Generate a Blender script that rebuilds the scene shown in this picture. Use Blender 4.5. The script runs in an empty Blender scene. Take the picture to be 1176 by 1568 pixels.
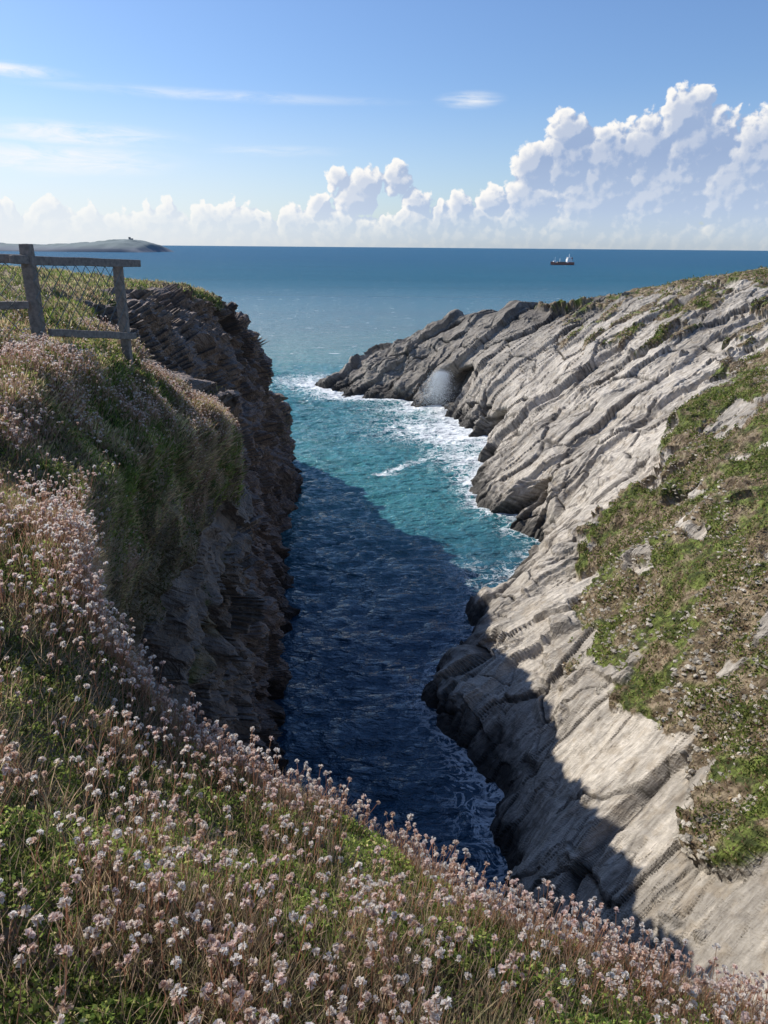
import bpy, math, numpy as np
from mathutils import Vector, Matrix, kdtree
import time
T0=time.time()
rng=np.random.default_rng(7)
scene=bpy.context.scene
H=35.0
SUN_AZ=math.radians(-60); SUN_EL=math.radians(40)

# ---------------------------------------------------------------- noise
def _h(i,j,k,seed):
    x=(i.astype(np.int64)*374761393+j.astype(np.int64)*668265263+k.astype(np.int64)*2147483647+seed*1274126177)&0xFFFFFFFF
    x=((x^(x>>13))*1274126177)&0xFFFFFFFF
    x=((x^(x>>16))*2246822519)&0xFFFFFFFF
    x=x^(x>>15)
    return (x&0xFFFFFF).astype(np.float64)/16777216.0
def vnoise(P,seed=0):
    I=np.floor(P).astype(np.int64); f=P-I; f=f*f*f*(f*(f*6-15)+10)
    r=0
    for a in (0,1):
        for b in (0,1):
            for c in (0,1):
                w=(f[...,0] if a else 1-f[...,0])*(f[...,1] if b else 1-f[...,1])*(f[...,2] if c else 1-f[...,2])
                r=r+w*_h(I[...,0]+a,I[...,1]+b,I[...,2]+c,seed)
    return r
def fbm(P,o=4,seed=0,gain=.5):
    r=0;a=1;t=0
    Q=P.copy()
    for i in range(o):
        r=r+a*vnoise(Q,seed+i*17); t+=a; a*=gain; Q=Q*2.03+11.3
    return r/t
def worley(P,seed=0):
    I=np.floor(P).astype(np.int64)
    F1=np.full(P.shape[:-1],9.0);F2=F1.copy();ID=np.zeros(P.shape[:-1])
    off=np.zeros(P.shape)
    for a in (-1,0,1):
        for b in (-1,0,1):
            for c in (-1,0,1):
                i=I[...,0]+a;j=I[...,1]+b;k=I[...,2]+c
                dx=i+_h(i,j,k,seed)-P[...,0];dy=j+_h(i,j,k,seed+1)-P[...,1];dz=k+_h(i,j,k,seed+2)-P[...,2]
                d=np.sqrt(dx*dx+dy*dy+dz*dz)
                m=d<F1
                F2=np.where(m,F1,np.minimum(F2,d)); F1=np.where(m,d,F1)
                ID=np.where(m,_h(i,j,k,seed+3),ID)
                off=np.where(m[...,None],np.stack([dx,dy,dz],-1),off)
    return F1,F2,ID,off
def sm(x,a,b):
    t=np.clip((x-a)/(b-a),0,1); return t*t*(3-2*t)
def steps(s,per,seed,sharp=.78):
    q=s/per;i=np.floor(q);f=q-i
    z=np.zeros_like(i)
    h0=_h(i,z,z,seed);h1=_h(i+1,z,z,seed)
    t=sm(f,sharp,1.0)
    return h0*(1-t)+h1*t-.5
def cmix(t,a,b): 
    t=np.asarray(t)[...,None]; return np.asarray(a)*(1-t)+np.asarray(b)*t

# ---------------------------------------------------------------- mesh helpers
def mesh_from(name,V,F4=None,F3=None,mat=None,smooth=False,attrs=None,cols=None):
    me=bpy.data.meshes.new(name)
    V=np.asarray(V,dtype=np.float32).reshape(-1,3)
    n4=0 if F4 is None else len(F4); n3=0 if F3 is None else len(F3)
    me.vertices.add(len(V)); me.vertices.foreach_set('co',V.ravel())
    me.loops.add(n4*4+n3*3); me.polygons.add(n4+n3)
    li=[];ls=[]
    if n4: li.append(np.asarray(F4).ravel()); ls.append(np.arange(n4)*4)
    if n3: li.append(np.asarray(F3).ravel()); ls.append(n4*4+np.arange(n3)*3)
    me.loops.foreach_set('vertex_index',np.concatenate(li).astype(np.int32))
    me.polygons.foreach_set('loop_start',np.concatenate(ls).astype(np.int32))
    me.update(calc_edges=True); me.validate()
    me.polygons.foreach_set('use_smooth',np.full(len(me.polygons),smooth))
    if attrs:
        for k,a in attrs.items():
            at=me.attributes.new(k,'FLOAT','POINT'); at.data.foreach_set('value',np.asarray(a,dtype=np.float32).ravel())
    if cols is not None:
        at=me.attributes.new('col','FLOAT_COLOR','POINT')
        c=np.ones((len(V),4),dtype=np.float32);c[:,:3]=np.asarray(cols).reshape(-1,3); at.data.foreach_set('color',c.ravel())
    ob=bpy.data.objects.new(name,me); scene.collection.objects.link(ob)
    if mat: me.materials.append(mat)
    return ob
def gridfaces(nu,nv):
    i=np.arange(nu-1)[:,None]*nv+np.arange(nv-1)[None,:]
    return np.stack([i,i+nv,i+nv+1,i+1],-1).reshape(-1,4)
def gridnormal(P):
    du=np.gradient(P,axis=0);dv=np.gradient(P,axis=1)
    n=np.cross(du,dv); return n/(np.linalg.norm(n,axis=-1,keepdims=True)+1e-12)
def up(C,counts,axis):
    C=np.moveaxis(C,axis,0); ts=[]
    for s,c in enumerate(counts): ts.append(s+np.arange(c)/c)
    ts=np.concatenate(ts+[[len(counts)]])
    i=np.minimum(np.floor(ts).astype(int),len(counts)-1); f=(ts-i)
    f=f.reshape((-1,)+(1,)*(C.ndim-1))
    R=C[i]*(1-f)+C[i+1]*f
    return np.moveaxis(R,0,axis),ts
def blurp(C,ts,w,axis):
    C=np.moveaxis(C,axis,0); R=np.zeros_like(C)
    offs=np.linspace(-w,w,9); wt=np.cos(offs/w*1.3)
    idx=np.arange(len(ts))
    for o,k in zip(offs,wt):
        q=np.interp(np.clip(ts+o,ts[0],ts[-1]),ts,idx); i=np.minimum(q.astype(int),len(ts)-2); f=(q-i).reshape((-1,)+(1,)*(C.ndim-1))
        R+=k*(C[i]*(1-f)+C[i+1]*f)
    return np.moveaxis(R/wt.sum(),0,axis)
def loft(C,cu,cv,wu=.5,wv=.22):
    C=np.array(C,dtype=float)
    P,tu=up(C,cu,0); P,tv=up(P,cv,1)
    P=blurp(P,tu,wu,0); P=blurp(P,tv,wv,1)
    return P,tu,tv

# ---------------------------------------------------------------- node helpers
class NT:
    def __init__(s,tree): s.t=tree; s.n=tree.nodes; s.l=tree.links
    def new(s,ty,**k):
        n=s.n.new(ty)
        for a,b in k.items(): setattr(n,a,b)
        return n
    def set(s,sock,v):
        if isinstance(v,bpy.types.NodeSocket): s.l.new(v,sock)
        elif v is not None:
            sock.default_value=v
    def math(s,op,a,b=None,c=None,clamp=False):
        n=s.new('ShaderNodeMath',operation=op); n.use_clamp=clamp
        s.set(n.inputs[0],a); s.set(n.inputs[1],b); s.set(n.inputs[2],c)
        return n.outputs[0]
    def vm(s,op,a,b=None,scale=None):
        n=s.new('ShaderNodeVectorMath',operation=op)
        s.set(n.inputs[0],a)
        if b is not None: s.set(n.inputs[1],b)
        if scale is not None: s.set(n.inputs['Scale'],scale)
        return n.outputs['Value'] if op in('DOT_PRODUCT','DISTANCE','LENGTH') else n.outputs[0]
    def noise(s,v,scale,detail=4,rough=.5,dist=0,dim='3D'):
        n=s.new('ShaderNodeTexNoise'); n.noise_dimensions=dim
        if v is not None: s.set(n.inputs['Vector'],v)
        n.inputs['Scale'].default_value=scale;n.inputs['Detail'].default_value=detail;n.inputs['Roughness'].default_value=rough;n.inputs['Distortion'].default_value=dist
        return n.outputs['Fac']
    def voro(s,v,scale,feature='F1',rnd=1):
        n=s.new('ShaderNodeTexVoronoi'); n.feature=feature
        s.set(n.inputs['Vector'],v); n.inputs['Scale'].default_value=scale; n.inputs['Randomness'].default_value=rnd
        return n.outputs['Distance']
    def rng(s,v,a,b,c=0,d=1,smooth=False):
        n=s.new('ShaderNodeMapRange'); n.clamp=True
        if smooth: n.interpolation_type='SMOOTHSTEP'
        s.set(n.inputs['Value'],v)
        for k,x in zip(('From Min','From Max','To Min','To Max'),(a,b,c,d)): s.set(n.inputs[k],x)
        return n.outputs[0]
    def mix(s,f,a,b,mode='MIX'):
        n=s.new('ShaderNodeMix',data_type='RGBA'); n.blend_type=mode
        s.set(n.inputs[0],f)
        for sock,v in ((n.inputs[6],a),(n.inputs[7],b)):
            if isinstance(v,(tuple,list)): v=(*v[:3],1)
            s.set(sock,v)
        return n.outputs[2]
    def attr(s,name,out='Fac'):
        n=s.new('ShaderNodeAttribute'); n.attribute_name=name; return n.outputs[out]
    def pos(s): return s.new('ShaderNodeNewGeometry').outputs['Position']
    def sep(s,v):
        n=s.new('ShaderNodeSeparateXYZ'); s.set(n.inputs[0],v); return n.outputs
    def comb(s,x,y,z):
        n=s.new('ShaderNodeCombineXYZ')
        for i,v in enumerate((x,y,z)): s.set(n.inputs[i],v)
        return n.outputs[0]
    def bump(s,h,strength,dist,normal=None):
        n=s.new('ShaderNodeBump'); n.inputs['Strength'].default_value=strength;n.inputs['Distance'].default_value=dist
        s.set(n.inputs['Height'],h)
        if normal is not None: s.set(n.inputs['Normal'],normal)
        return n.outputs[0]
def newmat(name):
    m=bpy.data.materials.new(name); m.use_nodes=True; nt=NT(m.node_tree)
    b=m.node_tree.nodes['Principled BSDF']
    return m,nt,b
def simple(name,col,rough=.7,var=.25,scale=8,metal=0):
    m,nt,b=newmat(name)
    n=nt.noise(nt.pos(),scale,3,.6)
    c=nt.mix(nt.rng(n,.3,.7),tuple(x*(1-var) for x in col),tuple(min(1,x*(1+var)) for x in col))
    nt.set(b.inputs['Base Color'],c); b.inputs['Roughness'].default_value=rough; b.inputs['Metallic'].default_value=metal
    return m

# strata frame
a_=np.array([.755,.352,.553]);a_/=np.linalg.norm(a_)
n_=np.array([-.45,.85,.07]);n_-=a_*n_.dot(a_);n_/=np.linalg.norm(n_)
b_=np.cross(a_,n_)
FB=(a_,n_,b_)
FA=(np.array([.1,.75,-.65]),np.array([.3,.62,.72]),np.array([.95,-.2,.2]))

def rock_colour(P,veg,dark,green,light,darkc,wetc,stain,frame,gth=.50,crack=None):
    A,N,B=frame
    Q=np.stack([P@A*.2,P@N*1.1,P@B*.5],-1)
    s1=fbm(Q*1.2,5,811,.6); s2=fbm(Q*5.,3,815); n1=fbm(P*.14,4,821); n2=fbm(P*1.3,4,825,.6)
    fac=sm(.4*s1+.4*n1+.2*s2,.42,.62)
    mid=(np.array(light)+np.array(darkc))*.46
    c=cmix(fac,light,mid); c=cmix(sm(n2,.52,.72)*.5,c,stain)
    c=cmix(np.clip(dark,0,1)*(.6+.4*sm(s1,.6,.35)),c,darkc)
    if crack is not None: c=cmix(crack*.8,c,np.array(darkc)*.5)
    wet=sm(P[...,2]-n2*3.2,1.5,-.8)
    c=cmix(wet*.88,c,wetc)
    g1=fbm(P*.45,4,831,.6);g2=fbm(P*2.6,4,835,.6)
    soil=cmix(sm(g2,.38,.62),(.12,.085,.05),(.33,.26,.17))
    grn=cmix(sm(g2,.38,.62),(.05,.065,.015),(.17,.21,.045))
    vc=cmix(sm(g1+.18*green,gth,gth+.12),soil,grn)
    vm=sm(veg+(n2-.5)*.9,.42,.58)
    return cmix(vm,c,vc),wet
def rock_material(name,frame,bd=.55):
    m,nt,b=newmat(name); P=nt.pos()
    A,N,B=[tuple(float(x) for x in v) for v in frame]
    Q=nt.comb(nt.math('MULTIPLY',nt.vm('DOT_PRODUCT',P,A),.4),nt.math('MULTIPLY',nt.vm('DOT_PRODUCT',P,N),2.2),nt.math('MULTIPLY',nt.vm('DOT_PRODUCT',P,B),.9))
    s1=nt.noise(Q,1.5,4,.64,.5); n3=nt.noise(P,2.6,5,.68)
    c=nt.mix(1.,nt.attr('col','Color'),nt.mix(nt.rng(s1,.3,.7),(.70,.69,.68),(1.2,1.2,1.2)),'MULTIPLY')
    c=nt.mix(1.,c,nt.mix(nt.rng(n3,.3,.7),(.76,.75,.74),(1.2,1.2,1.2)),'MULTIPLY')
    nt.set(b.inputs['Base Color'],c)
    b.inputs['Roughness'].default_value=.8
    b.inputs['Specular IOR Level'].default_value=.3
    h=nt.math('ADD',nt.math('MULTIPLY',s1,.9),nt.math('MULTIPLY',n3,.6))
    nt.set(b.inputs['Normal'],nt.bump(h,.8,bd))
    return m

# ================================================================ SURFACE A : near headland and left cliff
A=[
 [(-120,110,33),(-90,100,32),(-60,104,30),(-58,112,24),(-60,122,12),(-60,130,1),(-60,136,-6)],
 [(-100,90,33),(-45,86,32.4),(-30,94,30.3),(-27,105,24),(-25,122,12),(-23,133,1),(-22,139,-6)],
 [(-90,75,33),(-35,76,32.8),(-19,84,30.2),(-17,98,25),(-16.8,112,12),(-16.5,122,1),(-15,127,-6)],
 [(-80,62,33),(-34,64,33),(-19,74,31.2),(-17,82,25.5),(-15.5,98,12),(-14.5,106,1),(-13.3,107,-6)],
 [(-80,52,33.4),(-32,54,33.2),(-19.5,60,32.3),(-16.5,66,27),(-14.5,82,13),(-13.5,90,1),(-12.3,90,-6)],
 [(-70,38,33.8),(-28,40,33.7),(-15.5,42,32.9),(-13.8,50,27),(-13,70,13),(-12.3,80,1),(-11,80,-6)],
 [(-60,26,34.1),(-20,26,34),(-10.4,26,33.2),(-11,34,28),(-12,58,14),(-11.5,70,1),(-10,70,-6)],
 [(-50,14,34.4),(-10,14,34.2),(-6.0,16,33.3),(-8,24,28.5),(-10.5,48,14),(-10.5,63,1),(-9,63,-6)],
 [(-40,5,34.5),(-3.8,9.4,34.1),(-3.2,10.3,33.5),(-5,18,28.6),(-9,40,14),(-9.3,56,1),(-8,56,-6)],
 [(-30,0,34.5),(-3.1,8.4,34.02),(-2.35,12.4,32.0),(-4.2,18.5,27.6),(-8,36,13.5),(-8.9,50,1),(-7.5,50,-6)],
 [(-28,-3,34.5),(-2.9,6.2,34.05),(-2.2,7.6,32.95),(-3.6,11.5,29.0),(-7.8,30,13.5),(-8.5,46,1),(-7,46,-6)],
 [(-25,-5,34.4),(-2.6,3.8,34.0),(-1.9,4.7,33.4),(-3.0,7.2,30.0),(-7.0,22,14),(-8,38,1),(-6.5,38,-6)],
 [(-15,-10,34.2),(-1.9,1.8,33.85),(-1.42,3.0,33.62),(-2.1,4.1,31.4),(-5.5,13,15),(-6,24,1),(-5,24,-6)],
 [(-8,-12,34),(-.8,1,33.5),(-1.1,2.75,33.12),(-1.2,3.5,31.4),(-3,8,16),(-2,18,1),(-2,19,-6)],
 [(-2,-12,33.8),(-.1,.5,33.5),(-.35,2.6,32.72),(-.2,3.4,31.1),(0,7,16),(1,16,1),(1,17,-6)],
 [(3,-12,33.6),(.35,.2,33.45),(.6,2.0,32.75),(.9,2.75,31.1),(3,6,16),(5,14,2),(5,15,-6)],
 [(10,-10,33.5),(.9,-.2,33.3),(1.35,1.85,32.45),(1.8,2.5,31),(6,5,18),(10,10,5),(11,11,-6)],
 [(18,-8,33.4),(2.6,-1.5,33.2),(3.4,1.4,32.0),(4.2,2.0,30),(9,4,20),(14,7,10),(15,8,-6)],
]
cuA=[24,36,45,45,45,45,45,45,60,55,50,45,50,50,55,55,40]
cvA=[40,150,120,130,85,14]
P,tu,tv=loft(A,cuA,cvA,.42,.15)
U,Vv=np.meshgrid(tu,tv,indexing='ij')
Nn=gridnormal(P)
if Nn[400,100,2]<0: Nn=-Nn
dist=np.linalg.norm(P-np.array([0,0,H]),axis=-1)
nz=fbm(P/2.2,4,3); nzb=fbm(P/1.0,4,6)
lim=2.15+.22*sm(U,7.4,9.)
lim=np.where(U>13.2,2.4,lim)
veg=1-sm(Vv+(nz-.5)*1.1,lim-.12,lim+.2)
ledge=sm(nzb*.6+nz*.4,.54,.61)*sm(Vv,4.2,2.6)*sm(U,7,8.5)*.85
veg=np.maximum(veg,ledge)
rk=(1-veg)*sm(Vv,1.95,2.3)
_,_,idb,off=worley(np.stack([P[...,0]/2.6,P[...,1]/3.2,P[...,2]/4.5],-1),5)
F1s,F2s,ids,offs=worley(P/1.15,9)
_,F2t,idt,offt=worley(P/.45,10)
big=(fbm(P/9.0,4,31)-.5)*5.0
blk=(idb-.5)*1.9+(off[...,1]*.6+off[...,2]*.6)
sml=(ids-.5)*.75+offs[...,2]*.4+(idt-.5)*.22
fine=(fbm(P/.6,3,12)-.5)*.4
st=(steps(P[...,2]*.7+P[...,1]*.45+nz*1.5,1.7,4))*.8
disp=rk*(big*sm(dist,12,60)+(blk+st)*(.12+.88*sm(dist,6,28))+(sml+fine)*(.30+.70*sm(dist,4,22)))
gn=(fbm(P/.42,3,44)-.45)
gn2=(fbm(P/1.15,3,45)-.5)
onv=veg*sm(Vv,.5,1.0)*(1-.5*sm(Vv,2.5,3))
disp=disp+onv*(gn*.22+gn2*.62)*(.5+.6*sm(dist,2,9))+onv*sm(dist,7,25)*(fbm(P/2.6,3,46)-.5)*.9
disp=disp+sm(Vv,2.05,2.5)*sm(dist,4,10)*((fbm(P/1.5,4,48)-.5)*1.6+(fbm(P/4.5,3,49)-.5)*2.2)
P=P+Nn*disp[...,None]
green=sm(fbm(P/1.1,3,61),.40,.6)*sm(Vv,2.6,2.1)
GA=(P.copy(),Nn.copy(),veg.copy(),U,Vv)
matA=rock_material('left_cliff_rock',FA,.5)
colA,_=rock_colour(P,veg,.35+0*U,green,(.34,.27,.225),(.10,.078,.067),(.05,.043,.04),(.21,.14,.095),FA)
shadeveg=sm(Vv,2.2,2.6)*veg  # shaded side of the bank below the rim, painted into the colour
colA=cmix(shadeveg*.6,colA,(.11,.08,.045))
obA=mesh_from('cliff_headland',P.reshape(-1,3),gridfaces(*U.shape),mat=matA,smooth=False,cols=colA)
print('A',time.time()-T0)

# ================================================================ SURFACE B : right rocky headland
B=[
 [(-24,204,-6),(-19,199,0),(-13,201,3),(-6,204,6),(0,208,7),(10,222,-6)],
 [(-17,190,-6),(-14.5,192,.3),(-10.5,195,4),(-6,198,8),(-2,201,10),(6,218,-6)],
 [(-6,174,-6),(-4.4,180,.5),(-2,187,5.5),(1,193,10),(4,199,13.5),(14,218,-6)],
 [(4,170,-6),(5,176,.5),(8,183,7.5),(13,190,14),(19,197,19.8),(32,220,-2)],
 [(12,157,-6),(13.6,163,.5),(17,170,8),(22,178,15.5),(30,190,22),(44,218,4)],
 [(18,131,-6),(20,138,.5),(25,146,8),(34,158,17),(44,172,24.5),(64,208,15)],
 [(13,107,-6),(15,112,.5),(22,119,7),(38,135,18.5),(58,155,28.5),(88,180,30)],
 [(12,91,-6),(14,96,.5),(22,101,7.5),(40,113,19.5),(65,133,31),(105,150,34)],
 [(19.5,84,-6),(21.5,87,.5),(26.5,89,7),(37,95,16.5),(60,104,26),(105,118,34)],
 [(10,69,-6),(12,72,.5),(18,75,5),(29,77,13.5),(47,84,22.5),(98,92,34)],
 [(5,58.5,-6),(6.8,60,.5),(11,62,3.5),(18.8,62.5,6.5),(30,62,17.5),(75,62,33)],
 [(3.5,49,-6),(5.2,49.5,.5),(9,47.5,4),(14.6,43.5,8),(23,41,17.5),(60,42,33)],
 [(5,38,-6),(6.8,38,.5),(10.5,35,5),(16.5,31,11),(23,29,19.5),(50,27,33)],
 [(5.5,30,-3),(7.5,28.5,2),(10,25.5,7),(14.2,21,13.5),(20,19,21.5),(42,15,33)],
 [(4,20,0),(7.0,18,6),(9.5,16,10.5),(13.5,13,17),(19,10,25),(36,4,33.3)],
]
cuB=[35,40,45,50,70,75,75,75,75,75,80,85,85,70]
cvB=[18,130,160,130,50]
P,tu,tv=loft(B,cuB,cvB,.40,.25)
U,Vv=np.meshgrid(tu,tv,indexing='ij')
Nn=gridnormal(P)
if Nn[300,200,2]<0: Nn=-Nn
dist=np.linalg.norm(P-np.array([0,0,H]),axis=-1)
nz=fbm(P/6.0,4,103); nz2=fbm(P/1.6,4,107)
lim=np.interp(U,[0,4,5,6,7,7.5,8,8.5,9,10,11,12,13,14],[4.6,4.25,4.0,3.88,3.9,3.88,3.55,3.2,2.92,2.86,2.93,2.98,2.96,3.05])
veg=sm(Vv+(nz-.5)*1.2+(nz2-.5)*.4,lim-.05,lim+.07)
patchm=sm(fbm(np.stack([P@a_/10,P@n_/2.2,P@b_/4],-1),4,117),.585,.64)*sm(Vv,2.6,3.3)*sm(U,4.5,5.5)
veg=np.maximum(veg,patchm*.9)
outc=sm(fbm(P/3.5,4,118),.62,.68)*sm(U,7,8)
veg=veg*(1-.9*outc)
warp=fbm(P/12.0,3,109)
rough=sm(fbm(P/8.0,3,119),.40,.62)
PA,PN,PB=P@a_,P@n_,P@b_
wv1=(fbm(P/4.0,4,121)-.5)*3.0
F1,F2,idp,offp=worley(np.stack([(PA+wv1)/12.0,(PN+wv1*.4)/4.6,PB/6.0],-1),19)
s=PN+(warp-.5)*8+(idp-.5)*1.3
sa=PA+(warp-.5)*9+(idp-.5)*1.5
G1,G2,id2,off2=worley(np.stack([(PA+wv1*.6)/4.6,(PN+wv1*.2)/1.7,PB/2.2],-1),23)
K1,K2,id3,off3=worley(np.stack([PA/1.4,PN/.5,PB/.8],-1),29)
sc=(.32+.68*sm(dist,20,80))
rk=1-.85*veg
ck1=1-sm(F2-F1,.0,.035);ck2=(1-sm(G2-G1,0,.05))*(.25+.75*rough)
disp=rk*((steps(s,4.6,1,.88)*1.9+steps(s,1.7,2,.82)*.62*(.25+.75*rough)+steps(sa,8.5,5,.94)*.8+(idp-.5)*.8)*sc
   +steps(s,.6,3)*.16*(.25+.75*rough)+((id2-.5)*.42)*sc*(.25+.75*rough)+(id3-.5)*.13*(.15+.85*rough)
   +(fbm(P/13,3,33)-.5)*3.6*sc+(fbm(P/2.5,4,37)-.5)*.6*sc-ck1*.40*sc-ck2*.14*sc)
low=sm(Vv,2.0,1.0)
disp=disp+rk*low*((fbm(P/4.0,4,35)-.5)*2.6*sc+(idp-.5)*.9*sc+(id2-.5)*.55+steps(sa,2.6,8,.88)*.5*sc)
disp=disp+veg*((.55+.3*(nz2-.5))+ (fbm(P/1.3,4,51)-.5)*1.0+(fbm(P/4.5,3,53)-.5)*2.4)+outc*rk*.4*sm(U,7,8)
tip=sm(U,4.6,2.5)
disp=disp+tip*((fbm(P/3.5,4,63)-.5)*2.8)
P=P+Nn*disp[...,None]
def carve(P,c,r,d,depth,zs=1.):
    q=(P-np.array(c)); q[...,2]*=zs
    w=np.exp(-(np.sum(q*q,-1)/(r*r))**1.5)
    return P+np.array(d)*depth*w[...,None]
P=carve(P,(15.5,168,4.5),4.4,(.45,.88,.1),10,.7)
P=carve(P,(21,139,2),3.4,(.75,.6,.1),8)
P=carve(P,(20.0,95.0,2.0),3.4,(.85,.3,.15),7)
P=carve(P,(8.5,54,2.5),2.2,(.9,.1,0),3)
P=carve(P,(30,158,6),2.6,(.5,.6,-.2),4)
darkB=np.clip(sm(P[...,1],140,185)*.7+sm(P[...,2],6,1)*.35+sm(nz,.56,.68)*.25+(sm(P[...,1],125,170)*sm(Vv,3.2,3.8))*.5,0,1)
green=sm(fbm(P/6,3,71),.42,.58)*np.where(U>7.6,1.,.3)
matB=rock_material('slate_rock',FB,.45)
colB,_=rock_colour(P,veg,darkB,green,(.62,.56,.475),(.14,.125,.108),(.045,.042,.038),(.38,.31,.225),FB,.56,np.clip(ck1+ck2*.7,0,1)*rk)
obB=mesh_from('rocky_headland',P.reshape(-1,3),gridfaces(*U.shape),mat=matB,smooth=False,cols=colB)
GB=(P.copy(),Nn.copy(),veg.copy(),U,Vv)
print('B',time.time()-T0)

# ================================================================ SEA
def axis_pts(lo,hi,step,farl,farr):
    mid=np.arange(lo,hi+step/2,step); r=[];d=step;x=hi
    while x<farr: d*=1.16; x+=d; r.append(x)
    l=[];d=step;x=lo
    while x>farl: d*=1.16; x-=d; l.append(x)
    return np.concatenate([l[::-1],mid,r])
xs=axis_pts(-32,32,.24,-60000,60000); ys=axis_pts(33,215,.24,-200,70000)
X,Y=np.meshgrid(xs,ys,indexing='ij')
loc=sm(X,-55,-32)*sm(X,60,34)*sm(Y,300,215)
W=np.stack([X*.5+Y*.1,Y*.95-X*.15,0*X],-1)
r1=1-2*np.abs(fbm(W/1.9,3,201)-.5)*1.6
wv=(r1-.6)*.42+(fbm(W/6,2,205)-.5)*.8
Z=wv*loc
kd_pts=[]
for G in (GA,GB):
    p=G[0].reshape(-1,3); m=np.abs(p[:,2])<.45; q=p[m][::3]; kd_pts.append(q)
nA=len(kd_pts[0]); allp=np.concatenate(kd_pts)
kd=kdtree.KDTree(len(allp))
for i,p in enumerate(allp): kd.insert((p[0],p[1],0),i)
kd.balance()
D=np.full(X.shape,50.);isB=np.zeros(X.shape)
ii,jj=np.where((X>-60)&(X<60)&(Y>20)&(Y<260))
sub=(ii%2==0)&(jj%2==0)
for i,j in zip(ii[sub],jj[sub]):
    co,ix,d=kd.find((X[i,j],Y[i,j],0)); 
    D[i:i+2,j:j+2]=d; isB[i:i+2,j:j+2]=ix>=nA
foam=np.exp(-D/2.2)*(.2+.8*isB)*(.48+.52*sm(Y,70,125))
def ga(cx,cy,rx,ry,k,rot=0.):
    c,s=math.cos(rot),math.sin(rot);a=(X-cx)*c+(Y-cy)*s;b2=-(X-cx)*s+(Y-cy)*c
    return k*np.exp(-(a/rx)**2-(b2/ry)**2)
foam=foam+ga(-21,205,14,15,.58)+ga(-12,186,9,8,.45)+ga(9,150,10,10,.48)+ga(14,140,7,7,.4)+ga(3.2,121,7,1.0,.5,.9)+ga(.5,116,3,.9,.45,.3)+ga(6,41,2.5,4,.22)+ga(12,126,5,9,.42)+ga(0,150,18,30,.20)+ga(9,78,4,6,.25)+ga(6,168,14,6,.3)
foam=np.clip(foam,0,1)
turq=sm(Y,60,125)*sm(Y,400,170)*sm(X,-140,-20)*sm(X,160,60)
turq=np.clip(turq+.25*sm(Y,900,200)*sm(Y,60,120),0,1)
m,nt,b=newmat('sea_water'); Pn=nt.pos(); sx=nt.sep(Pn)
tq=nt.attr('turq'); fo=nt.attr('foam')
ystr=nt.comb(nt.math('MULTIPLY',sx[0],.28),sx[1],0.)
big=nt.noise(ystr,.011,4,.65)
tt=nt.math('ADD',tq,nt.math('MULTIPLY',nt.math('SUBTRACT',big,.5),.7),clamp=True)
near=nt.rng(sx[1],60,150)
deep_shade_c=nt.mix(near,(.028,.080,.13),(.020,.13,.18))  # inlet end: cliff shade painted as navy into the water colour
deep_shade_c=nt.mix(nt.rng(sx[1],250,2200),deep_shade_c,(.020,.105,.185))
c=nt.mix(tt,deep_shade_c,(.060,.235,.245))
c=nt.mix(nt.rng(big,.45,.68,0,.45),c,(.010,.062,.12))
n1=nt.noise(Pn,.55,6,.68,1.0)
lace=nt.math('ABSOLUTE',nt.math('SUBTRACT',nt.noise(Pn,.5,6,.66,.9),.5))
lacef=nt.rng(nt.math('SUBTRACT',lace,nt.math('MULTIPLY',fo,.07)),-.012,.014,1,0)
solid=nt.rng(nt.math('ADD',fo,nt.math('MULTIPLY',nt.math('SUBTRACT',n1,.5),1.8)),.50,.75)
ff=nt.math('MAXIMUM',solid,nt.math('MULTIPLY',lacef,nt.rng(fo,.08,.45,0,.8)))
cap=nt.noise(nt.comb(nt.math('MULTIPLY',sx[0],.45),sx[1],0.),.30,4,.62,.4)
caps=nt.math('MULTIPLY',nt.rng(cap,.65,.70),nt.math('MULTIPLY',nt.rng(sx[1],140,260),.7))
ff=nt.math('MAXIMUM',ff,caps)
c=nt.mix(ff,c,(.85,.88,.88))
nt.set(b.inputs['Base Color'],c)
rf=nt.rng(sx[1],120,900,.07,.42)
nt.set(b.inputs['Roughness'],nt.math('MAXIMUM',rf,nt.math('MULTIPLY',ff,.8)))
nt.set(b.inputs['Specular IOR Level'],nt.rng(sx[1],130,700,.75,.10))
b.inputs['IOR'].default_value=1.38
Wv=nt.comb(nt.math('MULTIPLY',sx[0],.45),sx[1],sx[2])
h=nt.math('ADD',nt.math('MULTIPLY',nt.noise(Wv,1.7,4,.60,.3),.6),nt.math('MULTIPLY',nt.noise(Wv,.20,4,.62,.3),1.8))
nt.set(b.inputs['Normal'],nt.bump(h,1.0,1.3))
obS=mesh_from('sea',np.stack([X,Y,Z],-1).reshape(-1,3),gridfaces(*X.shape),mat=m,smooth=True,attrs={'foam':foam,'turq':turq})
print('sea',X.shape,time.time()-T0)

# ================================================================ VEGETATION
def leafmat(name,trans=.45):
    m=bpy.data.materials.new(name); m.use_nodes=True; nt=NT(m.node_tree)
    for n in list(nt.n): nt.n.remove(n)
    out=nt.new('ShaderNodeOutputMaterial'); col=nt.attr('col','Color')
    d=nt.new('ShaderNodeBsdfDiffuse'); t=nt.new('ShaderNodeBsdfTranslucent')
    nt.set(d.inputs[0],col); nt.set(t.inputs[0],col)
    mx=nt.new('ShaderNodeMixShader'); mx.inputs[0].default_value=trans; nt.l.new(d.outputs[0],mx.inputs[1]); nt.l.new(t.outputs[0],mx.inputs[2])
    nt.l.new(mx.outputs[0],out.inputs[0]); return m
mleaf=leafmat('vegetation_leaf',.5); mthrift=leafmat('thrift_papery_head',.55)

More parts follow.
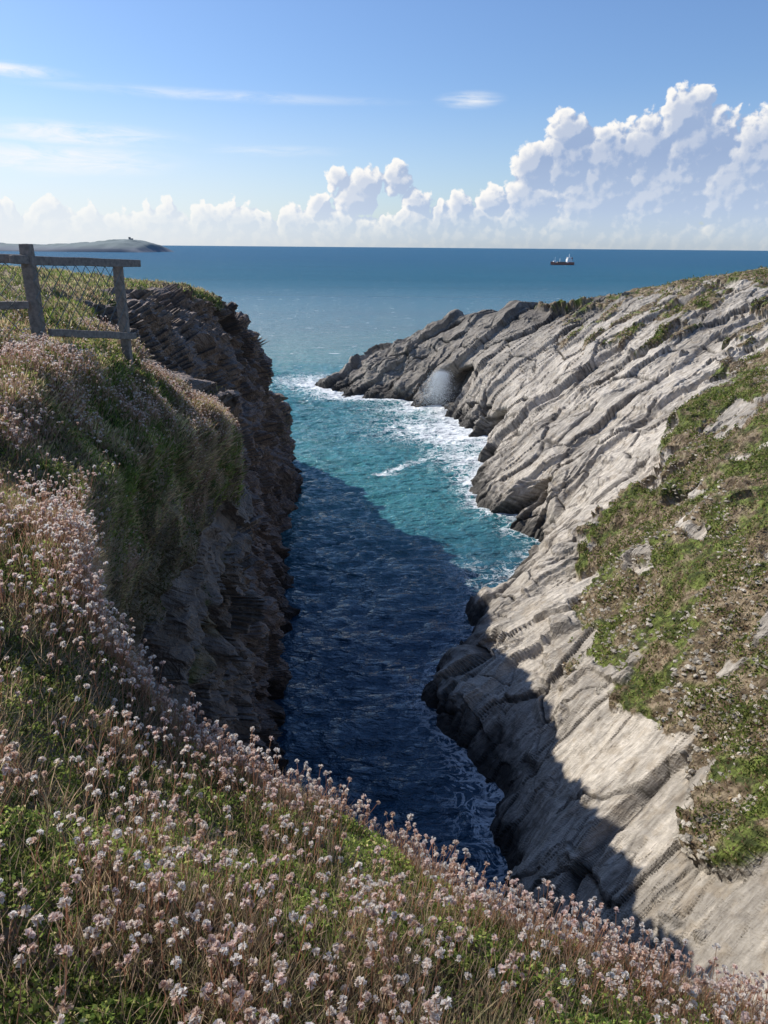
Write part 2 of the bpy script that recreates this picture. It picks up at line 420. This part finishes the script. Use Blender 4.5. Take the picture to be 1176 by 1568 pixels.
def sample(G,n,wfun):
    P,N,veg,U,Vv=G
    c=(P[:-1,:-1]+P[1:,1:])/2
    ar=np.linalg.norm(np.cross(P[1:,:-1]-P[:-1,:-1],P[:-1,1:]-P[:-1,:-1]),axis=-1)
    w=ar*wfun(c,veg[:-1,:-1],U[:-1,:-1],Vv[:-1,:-1])
    w=np.maximum(w,0).ravel(); cs=np.cumsum(w); 
    idx=np.searchsorted(cs,rng.random(n)*cs[-1])
    i,j=np.unravel_index(np.minimum(idx,len(w)-1),ar.shape)
    a=rng.random((n,1));b2=rng.random((n,1))
    p=P[i,j]*(1-a)*(1-b2)+P[i+1,j]*a*(1-b2)+P[i,j+1]*(1-a)*b2+P[i+1,j+1]*a*b2
    return p,N[i,j],U[i,j],Vv[i,j],w.sum()
def unit(v): return v/(np.linalg.norm(v,axis=-1,keepdims=True)+1e-9)
def blades(p,nrm,L,Wd,col,lean=.5,tipcol=1.25):
    n=len(p)
    d=unit(nrm*.5+np.array([0,0,.8])+rng.normal(0,lean,(n,3))*np.array([1,1,.35]))
    side=unit(np.cross(d,rng.normal(0,1,(n,3))))
    bend=unit(rng.normal(0,1,(n,3))*np.array([1,1,.2]))*rng.uniform(.05,.45,(n,1))
    L=L[:,None];Wd=Wd[:,None]
    p=p-nrm*L*.06
    m1=p+d*L*.5+bend*L*.2; t=p+d*L*.92+bend*L*.75
    V=np.stack([p-side*Wd*.45,p+side*Wd*.45,m1+side*Wd*.5,m1-side*Wd*.5,t],1)
    base=np.arange(n)[:,None]*5
    F4=base+np.array([[0,1,2,3]]);F3=base+np.array([[3,2,4]])
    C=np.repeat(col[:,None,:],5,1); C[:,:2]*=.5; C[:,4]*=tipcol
    return V.reshape(-1,3),F4,F3,C.reshape(-1,3)
def leaves(p,nrm,hgt,S,col):
    n=len(p)
    c=p+np.array([0,0,1.])*hgt[:,None]+nrm*.0
    d=unit(rng.normal(0,1,(n,3))+np.array([0,0,.6])); s=unit(np.cross(d,rng.normal(0,1,(n,3))))
    S=S[:,None]
    V=np.stack([c-d*S*.6,c+s*S*.32-d*S*.05,c+d*S*.6,c-s*S*.32-d*S*.05],1)
    F4=np.arange(n)[:,None]*4+np.array([[0,1,2,3]])
    return V.reshape(-1,3),F4,np.zeros((0,3),int),np.repeat(col[:,None,:],4,1).reshape(-1,3)
def merge(parts):
    Vs=[];F4=[];F3=[];C=[];o=0
    for v,f4,f3,c in parts:
        Vs.append(v);F4.append(f4+o);F3.append(f3+o);C.append(c);o+=len(v)
    return np.concatenate(Vs),np.concatenate(F4),np.concatenate(F3),np.concatenate(C)
pal=np.array([[.20,.26,.06],[.31,.33,.10],[.11,.165,.04],[.48,.42,.22],[.55,.42,.26],[.38,.24,.15]])
def colour(p,n,wts_green):
    r=rng.random(n); 
    gi=rng.choice([0,1,2],n,p=[.45,.3,.25]); bi=rng.choice([3,4,5],n,p=[.4,.35,.25])
    k=np.where(r<wts_green,gi,bi)
    tone=.75+.6*sm(fbm(p/.33,2,307),.35,.65)
    return pal[k]*rng.uniform(.7,1.3,(n,1))*tone[:,None]
cam=np.array([0,0,H])
def infront(c): 
    az=np.abs(c[...,0])/(np.maximum(c[...,1],.01)+.8)
    return (c[...,1]>.2)*(az<.95)
def gfrac(p):
    base=fbm(p/.6,3,301)+.30*(fbm(p/.2,2,303)-.5)+.05*sm(p[...,0],-.9,.1)*sm(p[...,1],3.5,2.2)
    return sm(base,.44,.56)
parts=[]
def w1(c,v,U,V):
    d=np.linalg.norm(c-cam,axis=-1); return (v>.4)*(V>.7)*(V<2.7)*infront(c)*sm(d,7.5,5.0)/(d**1.2)
p,nr,u,v,_=sample(GA,150000,w1); g=gfrac(p)
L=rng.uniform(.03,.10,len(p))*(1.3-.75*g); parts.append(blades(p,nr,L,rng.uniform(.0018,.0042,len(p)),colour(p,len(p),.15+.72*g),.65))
p,nr,u,v,_=sample(GA,280000,w1); g=gfrac(p); k=rng.random(len(p))<(.16+.84*g); p=p[k];nr=nr[k];g=g[k]
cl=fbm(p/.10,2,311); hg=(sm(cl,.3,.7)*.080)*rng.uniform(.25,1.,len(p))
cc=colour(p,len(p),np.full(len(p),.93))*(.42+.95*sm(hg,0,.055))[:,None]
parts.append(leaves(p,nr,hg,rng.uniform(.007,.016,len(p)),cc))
def w2(c,v,U,V):
    d=np.linalg.norm(c-cam,axis=-1); return (v>.35)*(V>.5)*(1-.85*sm(V,2.3,2.7))*(V<3.6)*infront(c)*sm(d,4.5,6.5)*sm(d,26,15)/(d**1.3)
p,nr,u,v,_=sample(GA,190000,w2); g=sm(fbm(p/1.1,3,305),.45,.55); d=np.linalg.norm(p-cam,axis=-1)
shade_k=(1-.5*sm(v,2.15,2.5)); shr=1-.55*sm(v,2.0,2.25)  # blades below the rim coloured darker to paint in shade
parts.append(blades(p,nr,rng.uniform(.05,.15,len(p))*(1.2-.5*g)*(.6+.4*sm(d,5,10))*shr,rng.uniform(.004,.011,len(p))*(.6+d/14),colour(p,len(p),.12+.6*g)*shade_k[:,None],.6))
q,nr,u,v,_=sample(GA,90000,w2); d=np.linalg.norm(q-cam,axis=-1); shade_k=(1-.45*sm(v,2.15,2.5))  # leaves below the rim get the same painted shade
parts.append(leaves(q,nr,rng.uniform(0,.10,len(q)),rng.uniform(.015,.032,len(q))*(.6+d/16),colour(q,len(q),np.full(len(q),.6))*shade_k[:,None]*.8))
def w3(c,v,U,V):
    d=np.linalg.norm(c-cam,axis=-1); return (v>.4)*infront(c)*(V<2.6)*sm(d,10,16)*sm(d,130,60)/(d**1.4)
p,nr,u,v,_=sample(GA,90000,w3); d=np.linalg.norm(p-cam,axis=-1); g=sm(fbm(p/3.,3,321),.42,.58)
parts.append(blades(p,nr,rng.uniform(.08,.22,len(p))*(.7+d/60),rng.uniform(.008,.02,len(p))*(.6+d/22),colour(p,len(p),.25+.5*g),.6))
V_,F4,F3,C=merge(parts)
mesh_from('coastal_grass',V_,F4,F3,mleaf,False,cols=C)
print('grass',time.time()-T0)
parts=[]
def w4(c,v,U,V):
    d=np.linalg.norm(c-cam,axis=-1); return (v>.6)*(c[...,2]>3)*(V<4.9)*sm(d,190,120)/(d**1.2)
p,nr,u,v,_=sample(GB,240000,w4); d=np.linalg.norm(p-cam,axis=-1)
gg=fbm(p/2.4,4,341); g=sm(gg,.49,.57); k=(rng.random(len(p))<.12+.88*g); p=p[k];nr=nr[k];g=g[k];d=d[k]
parts.append(leaves(p,nr,rng.uniform(0,.40,len(p))*(.2+g),rng.uniform(.09,.20,len(p))*(.5+d/90),colour(p,len(p),.2+.65*g)*.72))
p,nr,u,v,_=sample(GB,80000,w4); d=np.linalg.norm(p-cam,axis=-1)
parts.append(blades(p,nr,rng.uniform(.12,.38,len(p)),rng.uniform(.02,.05,len(p))*(.5+d/70),colour(p,len(p),np.full(len(p),.2))*.72,.6))
V_,F4,F3,C=merge(parts)
mesh_from('clifftop_scrub',V_,F4,F3,mleaf,False,cols=C)

def rocksm(n,G,w,smin,smax,name,mat):
    p,nr,u,v,_=sample(G,n,w)
    ico=np.array([[0,0,1],[.9,0,.3],[.3,.85,.2],[-.7,.5,.35],[-.75,-.5,.25],[.25,-.85,.3],[.6,.5,-.5],[-.3,.8,-.5],[-.8,0,-.5],[0,-.8,-.5],[.6,-.4,-.5]])
    f=np.array([[0,1,2],[0,2,3],[0,3,4],[0,4,5],[0,5,1],[1,6,2],[2,7,3],[3,8,4],[4,9,5],[5,10,1],[2,6,7],[3,7,8],[4,8,9],[5,9,10],[1,10,6]])
    sc=np.exp(rng.uniform(math.log(smin),math.log(smax),(n,1,1)))*rng.uniform(.6,1.4,(n,1,3))*np.array([1.2,1.2,.5])
    V=ico[None]*rng.uniform(.7,1.25,(n,11,1))*sc
    th=rng.uniform(0,6.28,n);c,s_=np.cos(th),np.sin(th)
    V=np.stack([V[...,0]*c[:,None]-V[...,1]*s_[:,None],V[...,0]*s_[:,None]+V[...,1]*c[:,None],V[...,2]],-1)+p[:,None,:]
    F=(np.arange(n)[:,None,None]*11+f[None]).reshape(-1,3)
    cc=np.array([.52,.47,.39])*rng.uniform(.4,1.2,(n,1,1))
    return mesh_from(name,V.reshape(-1,3),None,F,mat,False,cols=np.broadcast_to(cc,(n,11,3)))
rocksm(3800,GB,lambda c,v,U,V:(v>.15)*(V<3.9)*(c[...,2]>2)*(fbm(c/5,3,77)>.48)/(1+np.linalg.norm(c-cam,axis=-1)),.05,.24,'scattered_stones',matB)

def thrift(p,hs,R,npet,stalkw,wide=.42):
    n=len(p)
    lean=rng.normal(0,.20,(n,3))*np.array([1,1,0])+np.array([.06,.02,0]); ax=unit(np.array([0,0,1.])+lean)
    top=p+ax*hs[:,None]; mid=p+ax*hs[:,None]*.5+rng.normal(0,.006,(n,3))
    e1=unit(np.cross(ax,np.array([.3,1,.1]))); e2=np.cross(ax,e1)
    ring=[]
    for q,wf in ((p,1.2),(mid,1.),(top,.8)):
        for k in range(3):
            an=k*2.094; ring.append(q+(e1*math.cos(an)+e2*math.sin(an))*(stalkw*wf)[:,None])
    V=np.stack(ring,1); base=np.arange(n)[:,None]*9
    F=[]
    for l in (0,3):
        for k in range(3): F.append(base+np.array([[l+k,l+(k+1)%3,l+3+(k+1)%3,l+3+k]]))
    F4=np.concatenate(F); sc=np.array([.50,.30,.20])*rng.uniform(.7,1.3,(n,1))
    out=[(V.reshape(-1,3),F4,np.zeros((0,3),int),np.repeat(sc[:,None],9,1).reshape(-1,3))]
    pd=rng.normal(0,1,(n,npet,3)); pd=pd/np.linalg.norm(pd,axis=-1,keepdims=True)
    pd=pd+ax[:,None,:]*.65; pd=unit(pd)
    sd=unit(np.cross(pd,rng.normal(0,1,(n,npet,3))))
    Rr=R[:,None,None]
    c0=top[:,None,:]+pd*Rr*.15; c1=top[:,None,:]+pd*Rr*rng.uniform(.8,1.15,(n,npet,1))
    w=Rr*wide
    Vp=np.stack([c0-sd*w*.35,c0+sd*w*.35,c1+sd*w,c1-sd*w],2)
    F4=np.arange(n*npet)[:,None]*4+np.array([[0,1,2,3]])
    pc=np.array([[.92,.84,.76],[.92,.77,.70],[.80,.62,.50],[.93,.90,.85]])[rng.integers(0,4,n)]*rng.uniform(.82,1.02,(n,1))
    pc=np.minimum(pc,.93)
    Cp=np.repeat(np.repeat(pc[:,None,None,:],npet,1),4,2).copy(); Cp[:,:,:2]*=np.array([.75,.62,.54])
    out.append((Vp.reshape(-1,3),F4,np.zeros((0,3),int),Cp.reshape(-1,3)))
    return out
def tclump(c): return sm(fbm(c/.55,3,401)+.22*(fbm(c/.16,2,405)-.5),.46,.55)*(1-gfrac(c)*.6)
def w5(c,v,U,V):
    d=np.linalg.norm(c-cam,axis=-1)
    rim=np.exp(-((V-2.0)/.17)**2)*sm(U,10.5,12)*sm(fbm(c/.35,2,407),.33,.5)
    left=sm(c[...,0],.3,-.7)*.35
    return (v>.35)*(V>.6)*(V<2.5)*infront(c)*sm(d,6.,4.5)*(tclump(c)*.85+rim*1.35+left*sm(fbm(c/.3,2,409),.42,.58)+.03)*(d>1.05)
p,nr,u,v,_=sample(GA,7200,w5); n=len(p)
parts=thrift(p,rng.uniform(.06,.20,n)+.03*np.exp(-((v-2)/.2)**2),rng.uniform(.008,.0135,n),18,rng.uniform(.0009,.0014,n))
q,nr,u,v,_=sample(GA,34000,w5); n=len(q)
parts.append(blades(q,nr,rng.uniform(.06,.17,n),rng.uniform(.0012,.0026,n),np.array([.56,.40,.27])*rng.uniform(.6,1.25,(n,1)),.3))
def w6(c,v,U,V):
    d=np.linalg.norm(c-cam,axis=-1)
    return (v>.35)*(V>.75)*(V<2.3)*infront(c)*sm(d,4.5,5.5)*sm(d,20,12)*(sm(fbm(c/1.0,3,411),.42,.53)+.04)/(d**.8)
p,nr,u,v,_=sample(GA,19000,w6); n=len(p)
parts+=thrift(p,rng.uniform(.07,.18,n),rng.uniform(.009,.014,n),8,rng.uniform(.0012,.002,n),.5)
q,nr,u,v,_=sample(GA,50000,w6); n=len(q)
parts.append(blades(q,nr,rng.uniform(.07,.16,n),rng.uniform(.002,.005,n),np.array([.58,.41,.32])*rng.uniform(.6,1.25,(n,1)),.3))
V_,F4,F3,C=merge(parts)
mesh_from('sea_thrift',V_,F4,F3,mthrift,False,cols=C)
print('thrift',time.time()-T0)

# ================================================================ FENCE
wood=simple('weathered_wood',(.22,.185,.155),.85,.35,25)
wire=simple('galvanised_wire',(.16,.165,.15),.6,.2,20,.0)
def groundz(x,y):
    Pm=GA[0][:, :320].reshape(-1,3); d=(Pm[:,0]-x)**2+(Pm[:,1]-y)**2; return Pm[np.argmin(d),2]
def empty(name):
    e=bpy.data.objects.new(name,None); scene.collection.objects.link(e); return e
def beam(name,p0,p1,w,h,mat,parent,bev=.008):
    p0=Vector(p0);p1=Vector(p1); d=(p1-p0); L=d.length; d.normalize()
    upv=Vector((0,0,1)) if abs(d.z)<.9 else Vector((0,1,0))
    s=d.cross(upv).normalized(); u2=s.cross(d)
    vs=[]
    segs=6
    for i in range(segs+1):
        c=p0+d*L*i/segs
        j=rng.normal(0,.003,2)
        ws=w*(.5 if 0<i<segs else .46)
        for a,b2 in ((-1,-1),(1,-1),(1,1),(-1,1)):
            vs.append(c+s*(a*ws+j[0])+u2*(b2*h*(.5 if 0<i<segs else .46)+j[1]))
    F=[]
    for i in range(segs):
        for k in range(4): F.append([i*4+k,i*4+(k+1)%4,i*4+4+(k+1)%4,i*4+4+k])
    F.append([3,2,1,0]);F.append([segs*4+k for k in range(4)])
    ob=mesh_from(name,np.array([list(v) for v in vs]),np.array(F),None,mat)
    m=ob.modifiers.new('b','BEVEL'); m.width=bev; m.segments=2; m.limit_method='ANGLE'
    ob.parent=parent; return ob
fe=empty('wooden_fence')
p1=(-3.48,7.6);p2=(-3.10,9.0);p0=(-4.75,7.2)
z1=groundz(*p1);z2=groundz(*p2);z0=groundz(*p0)
beam('post_1',(p1[0],p1[1],z1-.3),(p1[0]-.01,p1[1],35.0),.11,.11,wood,fe)
beam('post_2',(p2[0],p2[1],z2-.3),(p2[0],p2[1],34.81),.10,.10,wood,fe)
beam('post_3',(p0[0],p0[1],z0-.3),(p0[0],p0[1],34.98),.11,.11,wood,fe)
beam('top_rail_1',(-3.54,7.37,34.86),(-2.91,9.20,34.79),.05,.085,wood,fe)
beam('top_rail_2',(-4.9,7.07,34.88),(-3.50,7.51,34.865),.05,.085,wood,fe)
beam('mid_rail',(-4.9,7.07,34.44),(-3.5,7.51,34.44),.05,.08,wood,fe)
zr1=max(z1+.17,34.10);zr2=max(z2+.17,33.97)
beam('bottom_rail',(-3.38,7.60,zr1),(-3.00,9.05,zr2),.05,.08,wood,fe)
wv_=[];wf=[]
def wireseg(a,b2,r=.0042):
    a=np.array(a);b2=np.array(b2);d=unit(b2-a);s=unit(np.cross(d,[.1,.2,1.]));t=np.cross(d,s);o=len(wv_)
    for q in (a,b2):
        for k in range(3): wv_.append(q+(s*math.cos(k*2.094)+t*math.sin(k*2.094))*r)
    for k in range(3): wf.append([o+k,o+(k+1)%3,o+3+(k+1)%3,o+3+k])
def netting(A0,A1,za0,za1,zt0,zt1):
    A0=np.array(A0);A1=np.array(A1);L=np.linalg.norm(A1-A0)
    def pt(s,t):
        q=A0+(A1-A0)*s; z=(za0+(za1-za0)*s)*(1-t)+(zt0+(zt1-zt0)*s)*t; return (q[0],q[1],z)
    hh=zt0-za0; sp=.08; n=max(2,int(L/sp));mm=max(2,int(hh/sp))
    for i in range(n):
        for j in range(mm):
            if (i+j)%2==0: wireseg(pt(i/n,j/mm),pt((i+1)/n,(j+1)/mm))
            else: wireseg(pt(i/n,(j+1)/mm),pt((i+1)/n,j/mm))
netting((-3.42,7.50),(-3.02,8.92),zr1,zr2,34.82,34.76)
netting((-4.75,7.08),(-3.55,7.45),z0+.05,z1+.05,34.84,34.83)
ob=mesh_from('wire_netting',np.array(wv_),np.array(wf),None,wire); ob.parent=fe

# ================================================================ CARGO SHIP
hullm=simple('ship_hull_paint',(.34,.13,.09),.5,.2,.2);whm=simple('ship_white_paint',(.88,.88,.86),.5,.03,.3);dkm=simple('ship_deck',(.22,.17,.14),.7,.2,.3)
sh=empty('cargo_ship')
Ls=52;ns=21
prof=[]
for i in range(ns):
    t=i/(ns-1); x=-Ls/2+Ls*t
    wdt=4.6*min(1,(t/.08+.55) if t<.08 else 1)*(1 if t<.75 else max(.03,1-((t-.75)/.25)**2))
    sheer=3.6+ (2.6*((t-.78)/.22)**1 if t>.78 else 0)+(1.2 if t<.22 else 0)
    bx=x+ (2.2*((t-.75)/.25)**2 if t>.75 else 0)
    for (wy,zz) in ((.0,-1.5),(.75,-.8),(.95,1.2),(1.,sheer)):
        prof.append((x if zz<1 else bx,wy*wdt,zz))
V=[]
for i in range(ns):
    r=prof[i*4:i*4+4]
    V+= [(x,-y,z) for x,y,z in r[::-1]]+[(x,y,z) for x,y,z in r[1:]]
F=[];w=7
for i in range(ns-1):
    for k in range(6): F.append([i*w+k,i*w+k+1,(i+1)*w+k+1,(i+1)*w+k])
    F.append([i*w+6,i*w,(i+1)*w,(i+1)*w+6])
hull=mesh_from('hull',np.array(V),np.array(F),np.array([[0,1,2],[2,3,4],[4,5,6],[0,2,4],[0,4,6]]),hullm); hull.parent=sh
def box(name,c,s,mat,par,bev=.1):
    x,y,z=c;a,b2,c2=[q/2 for q in s]
    V=[(x+i*a,y+j*b2,z+k*c2) for i in(-1,1) for j in(-1,1) for k in(-1,1)]
    F=[[0,1,3,2],[4,6,7,5],[0,4,5,1],[2,3,7,6],[0,2,6,4],[1,5,7,3]]
    o=mesh_from(name,np.array(V),np.array(F),None,mat); m=o.modifiers.new('b','BEVEL'); m.width=bev; o.parent=par; return o
box('accommodation_block',(-14,0,7.5),(11,8,5.2),whm,sh);box('bridge_deck',(-13.5,0,11.6),(7.5,8.8,2.9),whm,sh);box('bridge_windows',(-9.7,0,11.9),(.3,7.6,1.1),dkm,sh,.02)
box('funnel',(-20.5,0,10.2),(2.6,2.2,5.2),hullm,sh,.3);box('hatch_cover',(3,0,4.6),(20,6.6,1.8),dkm,sh);box('forecastle',(19.5,0,6.0),(5,4,2.0),whm,sh)
box('radar_mast',(-14,0,16),(.6,.6,6.5),whm,sh,.05);box('mast_yard',(-14,0,17.2),(.3,4.4,.3),whm,sh,.05);box('foremast',(18,0,9.5),(.5,.5,8),whm,sh,.05);box('deck_crane',(7,0,8),(.9,.9,6),whm,sh,.1)
sh.location=(400,1770,0); sh.rotation_euler=(0,0,math.radians(192)); sh.scale=(1.05,1.05,1.25)

# ================================================================ DISTANT HEADLAND
xx=np.linspace(-3600,-1190,260); yy=np.linspace(3850,4500,70)
X2,Y2=np.meshgrid(xx,yy,indexing='ij')
pr=np.interp(xx,[-3600,-2800,-2300,-2050,-1850,-1650,-1520,-1420,-1350,-1310,-1270,-1240,-1222,-1205,-1190],[60,52,46,40,33,42,52,60,64,62,48,40,22,6,-6])
cr=np.sin(np.clip((yy-3850)/650,0,1)*math.pi)**.45
Z2=pr[:,None]*cr[None,:]+ (fbm(np.stack([X2/60,Y2/60,X2*0],-1),4,501)-.5)*16*cr[None,:]-3
m,nt,b=newmat('distant_headland_ground')
z=nt.sep(nt.pos())[2]; n=nt.noise(nt.pos(),.02,6,.6)
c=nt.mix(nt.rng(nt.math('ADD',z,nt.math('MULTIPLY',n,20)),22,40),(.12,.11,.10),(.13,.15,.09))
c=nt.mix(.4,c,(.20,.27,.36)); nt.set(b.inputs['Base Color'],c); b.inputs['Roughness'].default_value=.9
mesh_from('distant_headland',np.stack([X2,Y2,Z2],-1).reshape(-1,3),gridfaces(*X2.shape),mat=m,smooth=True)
lk=empty('lookout_building'); lk.location=(-1352,4150,61)
stm=simple('lookout_stone',(.3,.28,.26),.9,.2,.2)
box('tower',(0,0,5),(9,9,12),stm,lk);box('annexe',(11,0,2.5),(14,8,7),stm,lk);box('parapet',(0,0,11.6),(10.4,10.4,1.2),stm,lk)

# ================================================================ SPRAY
n=14000; t=rng.random(n)**.6; c0=np.array([11.0,166.0,.3]); q=rng.normal(0,1,(n,3))*np.array([1.,1.,.8])*(.9+1.3*(1-t))[:,None]+c0; q[:,2]=np.abs(q[:,2])*.5+t*8.5; q[:,0]+=t*1.6
S=rng.uniform(.012,.042,(n,1,1)); tet=np.array([[1,1,1],[1,-1,-1],[-1,1,-1],[-1,-1,1]])*1.
V=q[:,None,:]+tet[None]*S
F=(np.arange(n)[:,None,None]*4+np.array([[0,1,2],[0,3,1],[0,2,3],[1,3,2]])[None]).reshape(-1,3)
mesh_from('sea_spray',V.reshape(-1,3),None,F,simple('spray_droplets',(.9,.92,.92),.5,.02,1))

# ================================================================ WORLD
w=bpy.data.worlds.new('World'); scene.world=w; w.use_nodes=True
try:
    w.cycles.sampling_method='MANUAL'; w.cycles.sample_map_resolution=256
except Exception as e: print(e)
grp=bpy.data.node_groups.new('CloudField','ShaderNodeTree')
grp.interface.new_socket(name='P',in_out='INPUT',socket_type='NodeSocketVector'); grp.interface.new_socket(name='D',in_out='OUTPUT',socket_type='NodeSocketFloat')
g=NT(grp); gi=g.new('NodeGroupInput').outputs[0]; go=g.new('NodeGroupOutput')
nv_=g.new('ShaderNodeTexNoise'); g.set(nv_.inputs['Vector'],gi); nv_.inputs['Scale'].default_value=.6; nv_.inputs['Detail'].default_value=2
wp=g.vm('ADD',gi,g.vm('SCALE',g.vm('SUBTRACT',nv_.outputs['Color'],(.5,.5,.5)),scale=1.2))
circ=[(19.8,8.0,2.0),(20.8,6.4,2.9),(17.6,6.0,2.6),(15.2,5.6,2.6),(12.5,7.4,1.7),(12.6,5.6,2.6),(10.2,5.2,1.8),(14.6,3.2,3.9),(19.,3.4,4.4),(25,5.6,3.2),(28,4.4,3.8),(10.2,3.0,2.3),(23.5,3.4,3.6),
 (.6,4.5,1.3),(-1.4,4.3,1.4),(-3.5,4.7,1.0),(2.2,3.0,1.3),(-2.2,3.3,1.7),(-4.8,2.7,1.2),(5.2,2.6,1.3),(7.4,3.2,1.3),(-31,5,3),(35,6,4)]
F_=None
for cx,cy,r in circ:
    d=g.vm('DISTANCE',wp,(cx,cy,0)); v_=g.math('MULTIPLY_ADD',d,-1/r,1.0)
    if r<1.6: v_=g.math('MULTIPLY',v_,.8)
    F_=v_ if F_ is None else g.math('MAXIMUM',F_,v_)
sp=g.sep(wp)
hn=g.noise(g.comb(sp[0],0.,5.),.55,2,.55)
row=g.math('DIVIDE',g.math('SUBTRACT',g.math('MULTIPLY_ADD',hn,4.2,.5),sp[1]),2.0)
row=g.math('MINIMUM',row,.5)
F_=g.math('MAXIMUM',F_,row)
f1=g.noise(gi,1.0,6,.58)
vo=g.voro(g.vm('ADD',gi,g.vm('SCALE',nv_.outputs['Color'],scale=1.)),1.6,'F1')
Dd=g.math('ADD',F_,g.math('MULTIPLY',g.math('SUBTRACT',f1,.5),.80))
Dd=g.math('SUBTRACT',Dd,g.math('MULTIPLY',g.math('SUBTRACT',vo,.35),.24))
g.set(go.inputs[0],Dd)
nt=NT(w.node_tree); bg=nt.n['Background']; outw=nt.n['World Output']
tc=nt.new('ShaderNodeTexCoord').outputs['Generated']; s3=nt.sep(tc)
R2D=57.29578
az=nt.math('MULTIPLY',nt.math('ARCTAN2',s3[0],s3[1]),R2D); el=nt.math('MULTIPLY',nt.math('ARCSINE',s3[2]),R2D)
Pc=nt.comb(az,el,0.)
def field(v):
    n=nt.new('ShaderNodeGroup'); n.node_tree=grp; nt.set(n.inputs[0],v); return n.outputs[0]
D0=field(Pc); D1=field(nt.vm('ADD',Pc,(-.36,.40,0))); 
alpha=nt.rng(D0,0,.13,0,1,True)
light=nt.rng(nt.math('SUBTRACT',D0,D1),-.08,.24,0,1,True)
depth=nt.rng(D0,.12,.62,0,1,True)
light=nt.math('MULTIPLY',light,nt.math('SUBTRACT',1.,nt.math('MULTIPLY',depth,.72)))
shade=nt.mix(nt.rng(el,1.,6.),(.52,.63,.80),(.34,.45,.67))
shade=nt.mix(nt.rng(az,5,-20,0,.75),shade,(.82,.86,.92))
ccol=nt.mix(light,shade,(1.0,.98,.95))
alpha=nt.math('MULTIPLY',alpha,nt.rng(el,.2,2.6,.40,1))
alpha=nt.math('MULTIPLY',alpha,nt.rng(az,-4,-20,1,.75))
sky=nt.new('ShaderNodeTexSky'); sky.sky_type='NISHITA'; sky.sun_disc=False; sky.sun_elevation=SUN_EL; sky.sun_rotation=SUN_AZ%(2*math.pi); sky.air_density=1.0; sky.dust_density=.8; sky.ozone_density=3.0; sky.altitude=30
skc=nt.mix(1.,nt.vm('SCALE',sky.outputs[0],scale=.12),(.82,.96,1.17),'MULTIPLY')
def wisp(cx,cy,rx,ry,k,rot=0.):
    dx=nt.math('DIVIDE',nt.math('SUBTRACT',az,cx),rx); e2=nt.math('SUBTRACT',el,nt.math('MULTIPLY_ADD',nt.math('SUBTRACT',az,cx),rot,cy))
    dy=nt.math('DIVIDE',e2,ry); d=nt.math('SQRT',nt.math('ADD',nt.math('MULTIPLY',dx,dx),nt.math('MULTIPLY',dy,dy)))
    return nt.math('MULTIPLY',nt.rng(d,0,1,1,0,True),k)
wn=nt.noise(nt.comb(nt.math('MULTIPLY',az,.22),nt.math('MULTIPLY',el,1.3),0.),1.1,6,.65,.8)
ws=None
for a in ((-25,10.1,6,.6,.9,-.03),(-12,9.4,16,.5,.42,-.01),(5.6,9.4,2.8,.7,.85,.02),(-21,6.7,9,1.0,.95,0.),(-22,5.2,10,1.3,.95,0.),(-27,11.2,3,.4,.5,.1),(-8,6.2,7,.5,.3,0.)):
    q=wisp(*a); ws=q if ws is None else nt.math('MAXIMUM',ws,q)
ws=nt.math('MULTIPLY',ws,nt.rng(wn,.32,.60),clamp=True)
hz=nt.math('MULTIPLY',nt.rng(el,11,-.5,0,.62,True),nt.rng(az,10,-28,.42,1.25,True),clamp=True)
basec=nt.mix(hz,skc,(.86,.90,.95))
c=nt.mix(ws,basec,(.95,.96,.97))
c=nt.mix(alpha,c,ccol)
nt.set(bg.inputs[0],basec); bg.inputs[1].default_value=1.0
bg2=nt.new('ShaderNodeBackground'); nt.set(bg2.inputs[0],c); bg2.inputs[1].default_value=1.0
msk=nt.math('MULTIPLY',nt.math('GREATER_THAN',el,-.3),nt.math('LESS_THAN',el,13.))
mxs=nt.new('ShaderNodeMixShader'); nt.set(mxs.inputs[0],msk); nt.l.new(bg.outputs[0],mxs.inputs[1]); nt.l.new(bg2.outputs[0],mxs.inputs[2]); nt.l.new(mxs.outputs[0],outw.inputs[0])

# ================================================================ SUN + CAMERA
sv=Vector((math.sin(SUN_AZ)*math.cos(SUN_EL),math.cos(SUN_AZ)*math.cos(SUN_EL),math.sin(SUN_EL)))
ld=bpy.data.lights.new('sun','SUN'); ld.energy=5.0; ld.angle=math.radians(.5); ld.color=(1,.95,.87)
lo=bpy.data.objects.new('sun',ld); lo.rotation_euler=sv.to_track_quat('Z','Y').to_euler(); lo.location=(-50,20,80); scene.collection.objects.link(lo)
cd=bpy.data.cameras.new('camera'); cd.sensor_fit='VERTICAL'; cd.sensor_height=36; cd.sensor_width=27; cd.lens=26.02; cd.clip_start=.05; cd.clip_end=150000
co=bpy.data.objects.new('camera',cd); scene.collection.objects.link(co)
M=Matrix.Rotation(math.radians(90-19.7),4,'X')@Matrix.Rotation(math.radians(.5),4,'Z'); M.translation=(0,0,H); co.matrix_world=M
scene.camera=co
scene.view_settings.view_transform='Standard'; scene.view_settings.look='None'; scene.view_settings.exposure=0
print('done',time.time()-T0)
